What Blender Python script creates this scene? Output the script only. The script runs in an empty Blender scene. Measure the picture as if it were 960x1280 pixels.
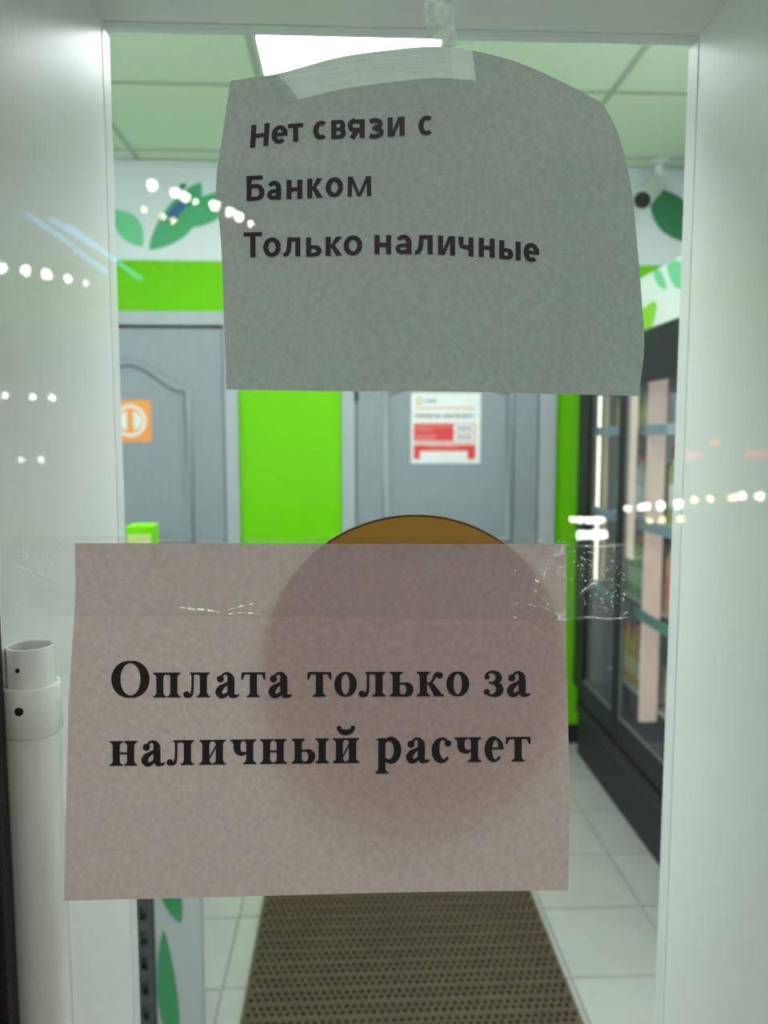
import bpy, bmesh, math, random
from mathutils import Matrix, Vector
random.seed(7)
PI = math.pi
S = bpy.context.scene
COL = S.collection

# ---------------------------------------------------------------- camera, world, exposure
EYE = 1.43
PITCH, YAW = math.radians(5.36), math.radians(2.56)
cd = bpy.data.cameras.new('camera'); cam = bpy.data.objects.new('camera', cd); COL.objects.link(cam)
cd.sensor_fit = 'HORIZONTAL'; cd.sensor_width = 36.0; cd.lens = 36.0
cd.clip_start = 0.02
cam.location = (0, 0, EYE)
cam.rotation_euler = (PI/2 - PITCH, 0, -YAW)
cd.dof.use_dof = True; cd.dof.focus_distance = 0.465; cd.dof.aperture_fstop = 10.0
S.camera = cam

WORLD_STRENGTH = 0.275
LAMP = 14.0
w = bpy.data.worlds.new('night_street'); S.world = w; w.use_nodes = True
bg = w.node_tree.nodes['Background']
bg.inputs[0].default_value = (1.0, 0.82, 0.77, 1); bg.inputs[1].default_value = WORLD_STRENGTH
S.view_settings.view_transform = 'Standard'; S.view_settings.look = 'None'
S.view_settings.gamma = 1.0; S.view_settings.exposure = 0.0
S.view_settings.use_curve_mapping = False

_R = Matrix.Rotation(-YAW, 3, 'Z') @ Matrix.Rotation(PI/2 - PITCH, 3, 'X')
def at(px, py, Y):
    """point on the plane y = Y seen at picture point (px, py) of the 960 x 1280 photograph"""
    d = _R @ Vector(((px - 480) / 960, (640 - py) / 960, -1))
    t = Y / d.y
    return Vector((d.x * t, Y, EYE + d.z * t))

# ---------------------------------------------------------------- materials
def mat(name, color, rough=0.5, metal=0.0, noise=0.0, scale=8.0, bump=0.0, bscale=60.0, emit=None, strength=0.0, spec=0.5, stretch=None, coat=0.0):
    m = bpy.data.materials.new(name); m.use_nodes = True
    nt = m.node_tree; b = nt.nodes['Principled BSDF']
    b.inputs['Base Color'].default_value = (*color, 1)
    b.inputs['Roughness'].default_value = rough
    b.inputs['Metallic'].default_value = metal
    b.inputs['Specular IOR Level'].default_value = spec
    b.inputs['Coat Weight'].default_value = coat
    if noise or bump:
        tc = nt.nodes.new('ShaderNodeTexCoord'); mp = nt.nodes.new('ShaderNodeMapping')
        nt.links.new(tc.outputs['Object'], mp.inputs[0])
        if stretch: mp.inputs['Scale'].default_value = stretch
    if noise:
        n = nt.nodes.new('ShaderNodeTexNoise'); n.inputs['Scale'].default_value = scale; n.inputs['Detail'].default_value = 5
        nt.links.new(mp.outputs[0], n.inputs['Vector'])
        r = nt.nodes.new('ShaderNodeMapRange'); r.inputs[1].default_value = .3; r.inputs[2].default_value = .7
        r.inputs[3].default_value = 1 - noise; r.inputs[4].default_value = 1 + noise
        nt.links.new(n.outputs[0], r.inputs[0])
        mx = nt.nodes.new('ShaderNodeVectorMath'); mx.operation = 'SCALE'
        mx.inputs[0].default_value = color
        nt.links.new(r.outputs[0], mx.inputs['Scale']); nt.links.new(mx.outputs[0], b.inputs['Base Color'])
    if bump:
        n2 = nt.nodes.new('ShaderNodeTexNoise'); n2.inputs['Scale'].default_value = bscale
        nt.links.new(mp.outputs[0], n2.inputs['Vector'])
        bp = nt.nodes.new('ShaderNodeBump'); bp.inputs['Strength'].default_value = bump; bp.inputs['Distance'].default_value = .002
        nt.links.new(n2.outputs[0], bp.inputs['Height']); nt.links.new(bp.outputs[0], b.inputs['Normal'])
    if emit:
        b.inputs['Emission Color'].default_value = (*emit, 1); b.inputs['Emission Strength'].default_value = strength
    return m

def clear_mat(name, tint, ior=1.45, rough=0.0, milk=0.0, bump=0.0, bscale=60.0, milkcol=(.9, .92, .9), bdist=.001, stretch=None, milknoise=None, tshare=.55):
    """a thin clear sheet: transparent, with a Fresnel gloss and, if milk, a diffusing share"""
    m = bpy.data.materials.new(name); m.use_nodes = True
    nt = m.node_tree; nt.nodes.remove(nt.nodes['Principled BSDF']); out = nt.nodes['Material Output']
    tr = nt.nodes.new('ShaderNodeBsdfTransparent'); tr.inputs[0].default_value = (*tint, 1)
    gl = nt.nodes.new('ShaderNodeBsdfGlossy'); gl.inputs['Roughness'].default_value = rough; gl.inputs[0].default_value = (1, 1, 1, 1)
    fr = nt.nodes.new('ShaderNodeFresnel'); fr.inputs[0].default_value = ior
    # the back of a thin wall must not turn into total reflection
    geo = nt.nodes.new('ShaderNodeNewGeometry')
    mi = nt.nodes.new('ShaderNodeMix'); mi.data_type = 'FLOAT'
    mi.inputs[2].default_value = ior; mi.inputs[3].default_value = 1 / ior
    nt.links.new(geo.outputs['Backfacing'], mi.inputs[0]); nt.links.new(mi.outputs[0], fr.inputs[0])
    base = tr
    tc = nt.nodes.new('ShaderNodeTexCoord'); mp = nt.nodes.new('ShaderNodeMapping')
    nt.links.new(tc.outputs['Object'], mp.inputs[0])
    if stretch: mp.inputs['Scale'].default_value = stretch
    if milk:
        df = nt.nodes.new('ShaderNodeBsdfDiffuse'); df.inputs[0].default_value = (*milkcol, 1)
        tl = nt.nodes.new('ShaderNodeBsdfTranslucent'); tl.inputs[0].default_value = (*milkcol, 1)
        a = nt.nodes.new('ShaderNodeMixShader'); a.inputs[0].default_value = tshare
        nt.links.new(df.outputs[0], a.inputs[1]); nt.links.new(tl.outputs[0], a.inputs[2])
        b = nt.nodes.new('ShaderNodeMixShader'); b.inputs[0].default_value = milk
        if milknoise:
            n = nt.nodes.new('ShaderNodeTexNoise'); n.inputs['Scale'].default_value = milknoise; n.inputs['Detail'].default_value = 4
            nt.links.new(mp.outputs[0], n.inputs['Vector'])
            r = nt.nodes.new('ShaderNodeMapRange'); r.inputs[1].default_value = .35; r.inputs[2].default_value = .7
            r.inputs[3].default_value = milk * .35; r.inputs[4].default_value = min(1, milk * 1.7)
            nt.links.new(n.outputs[0], r.inputs[0]); nt.links.new(r.outputs[0], b.inputs[0])
        nt.links.new(tr.outputs[0], b.inputs[1]); nt.links.new(a.outputs[0], b.inputs[2])
        base = b
    if bump:
        n2 = nt.nodes.new('ShaderNodeTexNoise'); n2.inputs['Scale'].default_value = bscale; n2.inputs['Detail'].default_value = 3
        nt.links.new(mp.outputs[0], n2.inputs['Vector'])
        bp = nt.nodes.new('ShaderNodeBump'); bp.inputs['Strength'].default_value = bump; bp.inputs['Distance'].default_value = bdist
        nt.links.new(n2.outputs[0], bp.inputs['Height']); nt.links.new(bp.outputs[0], gl.inputs['Normal']); nt.links.new(bp.outputs[0], fr.inputs['Normal'])
    mx = nt.nodes.new('ShaderNodeMixShader')
    nt.links.new(fr.outputs[0], mx.inputs[0]); nt.links.new(base.outputs[0], mx.inputs[1]); nt.links.new(gl.outputs[0], mx.inputs[2])
    nt.links.new(mx.outputs[0], out.inputs[0])
    return m

def paper_mat(name, color, trans, rough_noise=.11):
    m = bpy.data.materials.new(name); m.use_nodes = True
    nt = m.node_tree; nt.nodes.remove(nt.nodes['Principled BSDF']); out = nt.nodes['Material Output']
    tc = nt.nodes.new('ShaderNodeTexCoord')
    n = nt.nodes.new('ShaderNodeTexNoise'); n.inputs['Scale'].default_value = 260; n.inputs['Detail'].default_value = 7; n.inputs['Roughness'].default_value = .65
    nt.links.new(tc.outputs['Object'], n.inputs['Vector'])
    r = nt.nodes.new('ShaderNodeMapRange'); r.inputs[1].default_value = .3; r.inputs[2].default_value = .7
    r.inputs[3].default_value = 1 - rough_noise; r.inputs[4].default_value = 1 + rough_noise
    nt.links.new(n.outputs[0], r.inputs[0])
    mx = nt.nodes.new('ShaderNodeVectorMath'); mx.operation = 'SCALE'; mx.inputs[0].default_value = color
    nt.links.new(r.outputs[0], mx.inputs['Scale'])
    df = nt.nodes.new('ShaderNodeBsdfDiffuse'); tl = nt.nodes.new('ShaderNodeBsdfTranslucent')
    nt.links.new(mx.outputs[0], df.inputs[0]); nt.links.new(mx.outputs[0], tl.inputs[0])
    a = nt.nodes.new('ShaderNodeMixShader'); a.inputs[0].default_value = trans
    nt.links.new(df.outputs[0], a.inputs[1]); nt.links.new(tl.outputs[0], a.inputs[2])
    nt.links.new(a.outputs[0], out.inputs[0])
    return m

LIMEC = (.165, .62, .002)
M = dict(
    white_wall=mat('white_wall_panel', (.75, .81, .82), .45, noise=.02, scale=3),
    lime=mat('lime_wall_paint', LIMEC, .6, spec=.15),
    grey_door=mat('grey_door_paint', (.265, .31, .335), .33, noise=.04, scale=20, stretch=(6, 6, .6)),
    grey_frame=mat('grey_door_frame_paint', (.40, .44, .47), .35),
    dark=mat('black_plastic', (.012, .014, .014), .35),
    dark_line=mat('dark_gap', (.012, .014, .015), .7),
    fridge_black=mat('black_fridge_steel', (.012, .015, .016), .4, spec=.3),
    fridge_grey=mat('charcoal_fridge_plinth', (.022, .025, .025), .5, spec=.3),
    canopy=mat('white_canopy_board', (.80, .85, .83), .4),
    jamb=mat('white_laminate_lining', (.88, .89, .86), .28, noise=.035, scale=30, stretch=(30, 30, .6), bump=.05, bscale=8),
    bead=mat('white_glazing_bead', (.82, .84, .83), .25),
    ceiling=mat('ceiling_tile_board', (.80, .91, .71), .85, noise=.03, scale=60, bump=.15, bscale=250),  # green tint stands in for light bounced off the lime walls
    tbar=mat('ceiling_grid_bar', (.46, .55, .42), .5),
    tile=mat('white_glazed_tile', (.45, .455, .42), .3, noise=.06, scale=5),
    grout=mat('grey_grout', (.25, .255, .235), .8),
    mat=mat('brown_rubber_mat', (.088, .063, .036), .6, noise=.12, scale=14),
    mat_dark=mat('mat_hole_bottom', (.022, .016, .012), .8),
    leaf_mid=mat('leaf_print_green', (.06, .42, .17), .45),
    leaf_light=mat('leaf_print_pale_green', (.16, .62, .30), .45),
    leaf_dark=mat('leaf_print_dark_green', (.012, .20, .07), .45),
    leaf_deep=mat('leaf_print_deep_green', (.035, .27, .10), .45),
    leaf_blue=mat('leaf_print_blue', (.04, .13, .32), .45),
    leaf_lime=mat('leaf_print_lime', (.27, .70, .03), .45),
    pole=mat('white_enamelled_steel', (.95, .96, .94), .16, metal=.0, coat=.6),
    pole_in=mat('pole_inside_steel', (.75, .78, .77), .3, metal=.2),
    screw=mat('dark_screw_steel', (.03, .03, .03), .35, metal=.6),
    gasket=mat('black_rubber_gasket', (.008, .009, .008), .55, bump=.6, bscale=240),
    sticker=mat('yellow_vinyl_film', (.58, .36, .045), .3),
    orange=mat('orange_sign_print', (.95, .36, .05), .4),
    signwhite=mat('white_sign_print', (.85, .88, .86), .4),
    red=mat('red_sign_print', (.75, .055, .05), .4),
    pale_red=mat('pale_red_sign_print', (.80, .30, .28), .4),
    grey_ink=mat('grey_ink', (.30, .36, .37), .5),
    ink=mat('black_toner', (.018, .019, .020), .5),
    lampwhite=mat('led_panel_diffuser', (.9, .9, .9), .5, emit=(1.0, 1.0, 1.03), strength=LAMP),
    lampframe=mat('led_panel_frame', (.75, .78, .75), .4),
    led=mat('white_led_diodes', (.9, .9, .8), .4, emit=(1, .93, .72), strength=3.4),
    led_mirrored=mat('led_reflection_glow', (.6, .45, .25), .4, emit=(1, .66, .30), strength=.55),  # dim glow imitates the reflection of the LED strip
    post_glow=mat('painted_pink_glow', (.84, .66, .60), .4, emit=(1, .68, .60), strength=.42),  # own pink glow stands in for LED light falling on posts and seals
    fridge_in=mat('fridge_liner', (.22, .24, .23), .45),
    shelf=mat('shelf_wire_grey', (.5, .53, .55), .4),
    rail=mat('blue_price_rail', (.26, .38, .47), .35),
    rail_g=mat('green_price_rail', (.10, .32, .22), .35),
    edging=mat('grey_door_edging', (.24, .26, .25), .4),
    slate=mat('slotted_upright_steel', (.05, .06, .06), .4),
    board=mat('pale_grey_end_board', (.45, .48, .48), .4),
    cambody=mat('white_camera_housing', (.72, .77, .72), .35),
    lens=mat('black_camera_glass', (.01, .02, .02), .12),
    asphalt=mat('dark_paving', (.09, .085, .08), .8, noise=.2, scale=20),
    cable=mat('black_cable', (.01, .01, .01), .6),
    paperfront=paper_mat('white_office_paper', (.84, .765, .74), .19),
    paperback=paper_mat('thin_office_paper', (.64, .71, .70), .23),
    paperglare=paper_mat('paper_lamp_glare', (.93, .97, .98), .74, .04),  # whiter, more translucent paper imitates the lamp glare on the top strip
    glass=clear_mat('window_glass', (.955, .985, .965), ior=1.30),
    fglass=clear_mat('fridge_door_glass', (.93, .96, .95)),
    tape=clear_mat('clear_adhesive_tape', (.97, .975, .975), rough=.03, milk=.05, bump=.45, bscale=70, bdist=.0025, milknoise=60),
    tapemilk=clear_mat('brushed_clear_tape', (.96, .98, .97), rough=.12, milk=.12, bump=.3, bscale=60, milkcol=(.95, .99, .98), stretch=(1, 1, 14), milknoise=30),
    tapefold=clear_mat('folded_clear_tape', (.97, .975, .975), ior=1.6, rough=.19, milk=.08),
    tapebubble=clear_mat('tape_air_bubbles', (.97, .98, .98), ior=1.6, rough=.06, milk=.5, milkcol=(.95, .97, .97), tshare=.75),  # milky white stands in for reflections in the bubbles
    tapegum=clear_mat('gummy_clear_tape', (.96, .98, .98), rough=.1, milk=.85, bump=.6, bscale=140, milkcol=(.97, .99, .99), milknoise=130, tshare=.85),
)
def bulb_mat(name, col, s): return mat(name, col, .4, emit=col, strength=s)

# ---------------------------------------------------------------- object helpers
def link(o, parent=None):
    COL.objects.link(o)
    if parent is not None: o.parent = parent
    return o
def mesh(name, verts, faces, m, parent=None, smooth=False):
    me = bpy.data.meshes.new(name); me.from_pydata([tuple(v) for v in verts], [], faces); me.update()
    if smooth:
        for p in me.polygons: p.use_smooth = True
    me.materials.append(m)
    return link(bpy.data.objects.new(name, me), parent)
def from_bm(name, bm, m, parent=None, smooth=False):
    bmesh.ops.recalc_face_normals(bm, faces=bm.faces)
    me = bpy.data.meshes.new(name); bm.to_mesh(me); bm.free()
    if smooth:
        for p in me.polygons: p.use_smooth = True
    me.materials.append(m)
    return link(bpy.data.objects.new(name, me), parent)
def bm_box(bm, x0, x1, y0, y1, z0, z1, bev=0.0):
    r = bmesh.ops.create_cube(bm, size=1)
    for v in r['verts']:
        v.co = Vector((x0 + (v.co.x + .5) * (x1 - x0), y0 + (v.co.y + .5) * (y1 - y0), z0 + (v.co.z + .5) * (z1 - z0)))
    if bev:
        es = list({e for v in r['verts'] for e in v.link_edges})
        bmesh.ops.bevel(bm, geom=es, offset=bev, segments=2, affect='EDGES', profile=.6)
def box(name, x0, x1, y0, y1, z0, z1, m, parent=None, bev=0.0):
    bm = bmesh.new(); bm_box(bm, x0, x1, y0, y1, z0, z1, bev)
    return from_bm(name, bm, m, parent)
def lathe_bm(bm, prof, n=32, mtx=Matrix.Identity(4), cap=True):
    rings = []
    for r, z in prof:
        rings.append([bm.verts.new(mtx @ Vector((r * math.cos(2*PI*i/n), r * math.sin(2*PI*i/n), z))) for i in range(n)])
    for a, b in zip(rings, rings[1:]):
        for i in range(n): bm.faces.new((a[i], a[(i+1) % n], b[(i+1) % n], b[i]))
    if cap:
        bm.faces.new(rings[0][::-1]); bm.faces.new(rings[-1])
def lathe(name, prof, m, parent=None, n=32, loc=(0, 0, 0), rot=None, cap=True, smooth=True):
    mtx = Matrix.Translation(loc)
    if rot is not None: mtx = mtx @ rot.to_4x4()
    bm = bmesh.new(); lathe_bm(bm, prof, n, mtx, cap)
    o = from_bm(name, bm, m, parent, smooth)
    if smooth:
        md = o.modifiers.new('edges', 'EDGE_SPLIT'); md.split_angle = math.radians(40)
    return o
def sweep(name, path, r, m, parent=None, n=8, flat=1.0):
    """round bar along a path of points"""
    bm = bmesh.new(); rings = []
    for i, p in enumerate(path):
        a = path[max(0, i-1)]; b = path[min(len(path)-1, i+1)]
        t = (Vector(b) - Vector(a)).normalized()
        up = Vector((0, 1, 0)) if abs(t.y) < .9 else Vector((1, 0, 0))
        s = t.cross(up).normalized(); u = s.cross(t).normalized()
        rings.append([bm.verts.new(Vector(p) + s * r * math.cos(2*PI*k/n) + u * r * flat * math.sin(2*PI*k/n)) for k in range(n)])
    for a, b in zip(rings, rings[1:]):
        for i in range(n): bm.faces.new((a[i], a[(i+1) % n], b[(i+1) % n], b[i]))
    bm.faces.new(rings[0][::-1]); bm.faces.new(rings[-1])
    return from_bm(name, bm, m, parent, True)
def empty(name, loc=(0, 0, 0)):
    o = bpy.data.objects.new(name, None); o.location = loc; o.empty_display_size = .05
    return link(o)
def tag(o, label, cat, group=None, kind=None):
    o['label'] = label; o['category'] = cat
    if group: o['group'] = group
    if kind: o['kind'] = kind
    return o
def thing(name, label, cat, group=None):
    return tag(empty(name), label, cat, group)
def struct(o, label=None):
    o['kind'] = 'structure'
    if label: o['label'] = label
    return o
def prism(name, pts, y0, y1, m, parent=None):
    """outline in (x, z) given depth from y0 to y1"""
    n = len(pts)
    v = [(x, y0, z) for x, z in pts] + [(x, y1, z) for x, z in pts]
    f = [tuple(range(n)), tuple(range(2*n-1, n-1, -1))] + [(i, i+n, (i+1) % n + n, (i+1) % n) for i in range(n)]
    bm = bmesh.new(); vs = [bm.verts.new(p) for p in v]
    for q in f: bm.faces.new([vs[i] for i in q])
    return from_bm(name, bm, m, parent)
def leaf_pts(a, b, width, n=14, bend=0.0):
    """leaf outline between tip a and tip b, in the plane (2-D points)"""
    a = Vector(a); b = Vector(b); d = b - a; L = d.length; d /= L; s = Vector((-d.y, d.x))
    up, dn = [], []
    for i in range(n + 1):
        t = i / n; wv = width * math.sin(PI * t) ** .8 * .5; off = bend * math.sin(PI * t)
        c = a + d * (L * t) + s * off
        up.append(c + s * wv); dn.append(c - s * wv)
    pts = up + dn[-2:0:-1]
    return [(p.x, p.y) for p in pts]

YG = 0.460            # front face of the outer glass
YB = 0.466            # its back face
YI = 0.720            # inner end of the white reveal
YW = 3.460            # back wall of the shop
CZ = 2.620            # ceiling
XR, XL = 1.78, -2.12  # side walls

# ---------------------------------------------------------------- room shell
def px_x(px, Y, py=600): return at(px, py, Y).x
def px_z(py, Y, px=440): return at(px, py, Y).z

back = struct(box('wall_back', XL - .1, XR + .1, YW, YW + .1, 0, CZ + .1, M['lime']))
zb0, zb1 = px_z(328, YW), CZ - .004
wp = box('decor_panel', XL, XR, YW - .006, YW, zb0, zb1, M['white_wall'], back)
struct(box('wall_left', XL - .1, XL, YI, YW, 0, CZ + .1, M['white_wall']))
struct(box('wall_right', XR, XR + .1, YI, YW, 0, CZ + .1, M['white_wall']))
box('baseboard', XL, XR, YW - .012, YW, .012, .10, M['fridge_grey'], back)
sk = struct(box('trim_1', XL, XR, YW - .02, YW - .006, CZ - .022, CZ - .004, M['white_wall']))
for (a, b, wd, mm, bend) in (
        ((140, 262), (179, 309), .105, 'leaf_light', .008), ((187, 313), (252, 228), .135, 'leaf_mid', -.02),
        ((208, 282), (300, 240), .115, 'leaf_mid', -.01), ((206, 279), (236, 249), .045, 'leaf_blue', 0),
        ((224, 236), (234, 231), .022, 'leaf_dark', 0), ((812, 236), (868, 304), .16, 'leaf_dark', .0)):
    A, B = at(*a, YW), at(*b, YW)
    dz = {'leaf_blue': .0095, 'leaf_dark': .0088}.get(mm, .0075) + (.0006 if a[0] == 208 else 0)
    prism('leaf_print', leaf_pts((A.x, A.z), (B.x, B.z), wd, bend=bend), YW - dz, YW - .0055, M[mm], wp)

# floor: slab with tiles laid one by one
fl = struct(box('floor', XL - .1, XR + .1, YI - .26, YW + .1, -.1, .006, M['grout']))
tx0, ty0, pit_x, pit_y = .58, 1.886, .305, .3
tmesh = None
for i in range(-8, 4):
    for j in range(-4, 6):
        x0, y0 = tx0 + i * pit_x, ty0 + j * pit_y
        if x0 + pit_x > XR: continue
        if tmesh is None:
            t = box('tile', .002, pit_x - .002, .002, pit_y - .002, 0, .009, M['tile'], fl, .001); tmesh = t.data
        else:
            t = link(bpy.data.objects.new('tile', tmesh), fl)
        t.location = (x0, y0, .003 + random.uniform(-.0003, .0003))

# ceiling: grid with boards
ce = struct(box('ceiling', XL - .1, XR + .1, YI - .1, YW + .1, CZ + .012, CZ + .1, M['tbar']))
cx0, cy0 = -.295, .93
lamps = {(0, 0): 1, (0, 2): 1, (-3, 0): 1, (-2, 0): 1, (2, 0): 1, (2, 1): 1}  # far-left corner and aisle lights are unseen, added to brighten the white lining
cmesh = None
for i in range(-3, 4):
    for j in range(0, 5):
        if (i, j) in lamps: continue
        x0, y0 = cx0 + i * .6, cy0 + j * .6
        if x0 + .6 > XR + .2 or y0 > YW - .03: continue
        if cmesh is None:
            t = box('ceiling_tile', .01, .59, .01, .59, 0, .012, M['ceiling'], ce); cmesh = t.data
            edge = None
        elif y0 + .6 > YW:
            t = box('ceiling_tile', .01, .59, .01, YW - y0 - .01, 0, .012, M['ceiling'], ce)
        else:
            t = link(bpy.data.objects.new('ceiling_tile', cmesh), ce)
        t.location = (x0, y0, CZ + .002)
for i in range(-3, 5):
    x = cx0 + i * .6
    if x < XR: box('grid_bar', x - .011, x + .011, YI + .04, YW, CZ - .001, CZ + .012, M['tbar'], ce)
for j in range(0, 5):
    y = cy0 + j * .6
    box('grid_bar', XL, XR, y - .011, y + .011, CZ, CZ + .012, M['tbar'], ce)
words = {(0, 2): 'glowing square ceiling light at the top of the window',
         (0, 0): 'square ceiling light just inside above the entrance',
         (-2, 0): 'square ceiling light over the left front of the shop',
         (-3, 0): 'unseen square light added in the far left front corner to brighten the lining',
         (2, 0): 'square ceiling light over the right front of the shop',
         (2, 1): 'unseen square light added over the refrigerator aisle to brighten the lining'}
for (i, j) in lamps:
    t = thing('ceiling_light', words[(i, j)], 'ceiling light', 'square lights set in the ceiling grid')
    x0, y0 = cx0 + i * .6, cy0 + j * .6
    t.location = (x0 + .3, y0 + .3, CZ - .001)
    bm = bmesh.new()
    for q in ((-.288, .288, -.288, -.272), (-.288, .288, .272, .288), (-.288, -.272, -.272, .272), (.272, .288, -.272, .272)):
        bm_box(bm, *q, -.006, .010)
    from_bm('frame', bm, M['lampframe'], t)
    box('diffuser', -.272, .272, -.272, .272, -.003, .008, M['lampwhite'], t)

# ---------------------------------------------------------------- doors in the back wall
def arch_path(x0, x1, z0, zs, zt, y, n=20):
    """closed outline with an ogee-arched top"""
    p = [(x0, y, zs), (x0, y, z0), (x1, y, z0), (x1, y, zs)]
    for i in range(1, n):
        t = i / n; x = x1 + (x0 - x1) * t
        k = .5 - .5 * math.cos(2 * PI * t)
        p.append((x, y, zs + (zt - zs) * k))
    p.append((x0, y, zs)); p.append((x0, y, zs - .02))
    return p
def make_door(name, px0, px1, pleaf0, pleaf1, ppan0, ppan1, label):
    d = struct(empty(name), label)
    X0, X1 = px_x(px0, YW), px_x(px1, YW)
    L0, L1 = px_x(pleaf0, YW - .02), px_x(pleaf1, YW - .02)
    top, lt = px_z(392, YW), px_z(412, YW - .02)
    bm = bmesh.new()
    bm_box(bm, X0, L0 - .006, YW - .03, YW - .001, .012, top, .003)
    bm_box(bm, L1 + .006, X1, YW - .03, YW - .001, .012, top, .003)
    bm_box(bm, L0 - .006, L1 + .006, YW - .03, YW - .001, lt + .014, top, .003)
    from_bm('door_frame', bm, M['grey_frame'], d)
    box('shadow_gap', L0 - .006, L1 + .006, YW - .006, YW - .001, .012, lt + .014, M['dark_line'], d)
    leaf = box('door_leaf', L0, L1, YW - .024, YW - .007, .018, lt, M['grey_door'], d, .002)
    q0, q1 = px_x(ppan0, YW), px_x(ppan1, YW)
    zs, zt = px_z(489, YW), px_z(455, YW)
    yy = YW - .024
    sweep('panel_moulding', arch_path(q0, q1, .98, zs, zt, yy), .019, M['grey_door'], leaf, 8, .75)
    sweep('panel_moulding', [(q0, yy, .5), (q0, yy, .16), (q1, yy, .16), (q1, yy, .84), (q0, yy, .84), (q0, yy, .48)], .019, M['grey_door'], leaf, 8, .7)
    # raised field inside the moulding
    fld = [(x, z) for x, y, z in arch_path(q0 + .03, q1 - .03, 1.01, zs - .03, zt - .03, 0)][:-1]
    prism('panel_field', fld[1:], yy - .004, yy + .002, M['grey_door'], leaf)
    prism('panel_field', [(q0 + .03, .19), (q1 - .03, .19), (q1 - .03, .81), (q0 + .03, .81)], yy - .004, yy + .002, M['grey_door'], leaf)
    return d, leaf, L0, L1, yy
d1, leaf1, A0, A1, yl = make_door('door_1', 36, 300, 54, 281, 96, 239, 'grey panelled door at left with the orange sticker')
d2, leaf2, B0, B1, yl = make_door('door_2', 428, 692, 446, 671, 482, 636, 'grey panelled door with the white and red notice')
for z in (1.60, .35):
    lathe('hinge', [(.008, 0), (.008, .09)], M['screw'], d2, 12, (B0 - .002, YW - .032, z))
for dd, xx in ((d1, A0 + .06), (d2, B1 - .06)):
    lathe('door_handle', [(.024, 0), (.024, .008), (.009, .010), (.009, .045)], M['pole_in'], dd, 16, (xx, yl, .90), Matrix.Rotation(PI/2, 3, 'X'))
    box('handle_lever', xx - .012 if dd is d1 else xx - .10, xx + .10 if dd is d1 else xx + .012, yl - .055, yl - .04, .892, .908, M['pole_in'], dd, .004)

# orange pictogram sticker on the left door
def ring_pts(cx, cz, r0, r1, n=28):
    v = [(cx + r0*math.cos(2*PI*i/n), cz + r0*math.sin(2*PI*i/n)) for i in range(n)] + [(cx + r1*math.cos(2*PI*i/n), cz + r1*math.sin(2*PI*i/n)) for i in range(n)]
    return v, [(i, (i+1) % n, (i+1) % n + n, i + n) for i in range(n)]
a, b = at(136, 500, yl - .004), at(190, 552, yl - .004)
st = thing('door_sticker', 'orange square sticker with white round pictogram on left grey door', 'sticker')
ys = yl - .0045
box('sticker_sheet', a.x, b.x, ys - .0012, ys, b.z, a.z, M['orange'], st)
cx, cz = at(163, 526, ys).x, (a.z + b.z) / 2
v, f = ring_pts(cx, cz, .056, .070)
bm = bmesh.new(); vs = [bm.verts.new((x, ys - .0020, z)) for x, z in v]
for q in f: bm.faces.new([vs[i] for i in q])
def add_poly(bm, pts, y): bm.faces.new([bm.verts.new((x, y, z)) for x, z in pts])
for s in (-1, 1):       # two white figures back to back
    add_poly(bm, [(cx + s*.050, cz + .012), (cx + s*.030, cz + .036), (cx + s*.012, cz + .040), (cx + s*.017, cz + .012), (cx + s*.010, cz - .002), (cx + s*.017, cz - .018), (cx + s*.012, cz - .040), (cx + s*.030, cz - .036), (cx + s*.050, cz - .012)], ys - .0020)
from_bm('pictogram', bm, M['signwhite'], st)

# white and red notice on the right door
nt_ = thing('door_notice', 'white notice with red boxes on the right grey door', 'notice')
yn = yl - .0045
def nbox(name, x0, y0, x1, y1, m, lift):
    p, q = at(x0, y0, yn), at(x1, y1, yn)
    return box(name, p.x, q.x, yn - .0010 - lift, yn - lift, q.z, p.z, m, nt_)
nbox('notice_sheet', 514, 491, 600, 579, M['signwhite'], 0)
nbox('red_box', 517, 529, 567, 551, M['red'], .0012)
nbox('red_box', 517, 556, 594, 574, M['red'], .0012)
nbox('red_outline', 567, 529, 594, 530.5, M['pale_red'], .0012); nbox('red_outline', 592.5, 530, 594, 551, M['pale_red'], .0012)
nbox('red_outline', 567, 540, 594, 541.5, M['pale_red'], .0012); nbox('red_outline', 517, 552, 594, 554, M['pale_red'], .0012)
nbox('white_strip', 525, 564, 584, 575, M['signwhite'], .0024)
nbox('gold_line', 519, 509.5, 594, 511, M['sticker'], .0012)
bm = bmesh.new()
def nbar(bm, x0, y0, x1, y1, lift=.0030):
    p, q = at(x0, y0, yn - lift), at(x1, y1, yn - lift)
    add_poly(bm, [(p.x, q.z), (q.x, q.z), (q.x, p.z), (p.x, p.z)], yn - lift)
rnd = random.Random(3)
x = 519.0
for k in range(20):                         # unreadably small heading, two words
    if k == 9: x += 3
    nbar(bm, x, 517, x + 1.0, 522.5); nbar(bm, x + .9, 517 + 2*(k % 2), x + 2.4, 518.4 + 2*(k % 2)); nbar(bm, x + (k % 3 > 0) * 1.4, 518, x + 1 + (k % 3 > 0) * 1.4, 522.5)
    x += 3.55
for k in range(4): nbar(bm, 532 + k*3.6, 499, 534.6 + k*3.6, 503)
for k in range(3): nbar(bm, 572 + k*6.2, 533, 576 + k*6.2, 538); nbar(bm, 572 + k*6.2, 544, 576 + k*6.2, 549)
for k in range(9): nbar(bm, 529 + k*6, 567, 533 + k*6, 572)
from_bm('small_print', bm, M['grey_ink'], nt_)['kind'] = 'stuff'
bm = bmesh.new()
for (r, x0, n) in ((531.5, 519, 17), (536, 519, 8), (543.5, 519, 9), (547.5, 519, 9), (557.5, 534, 14)):
    for k in range(n): nbar(bm, x0 + k*2.9, r, x0 + 2.2 + k*2.9, r + 2.2)
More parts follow.
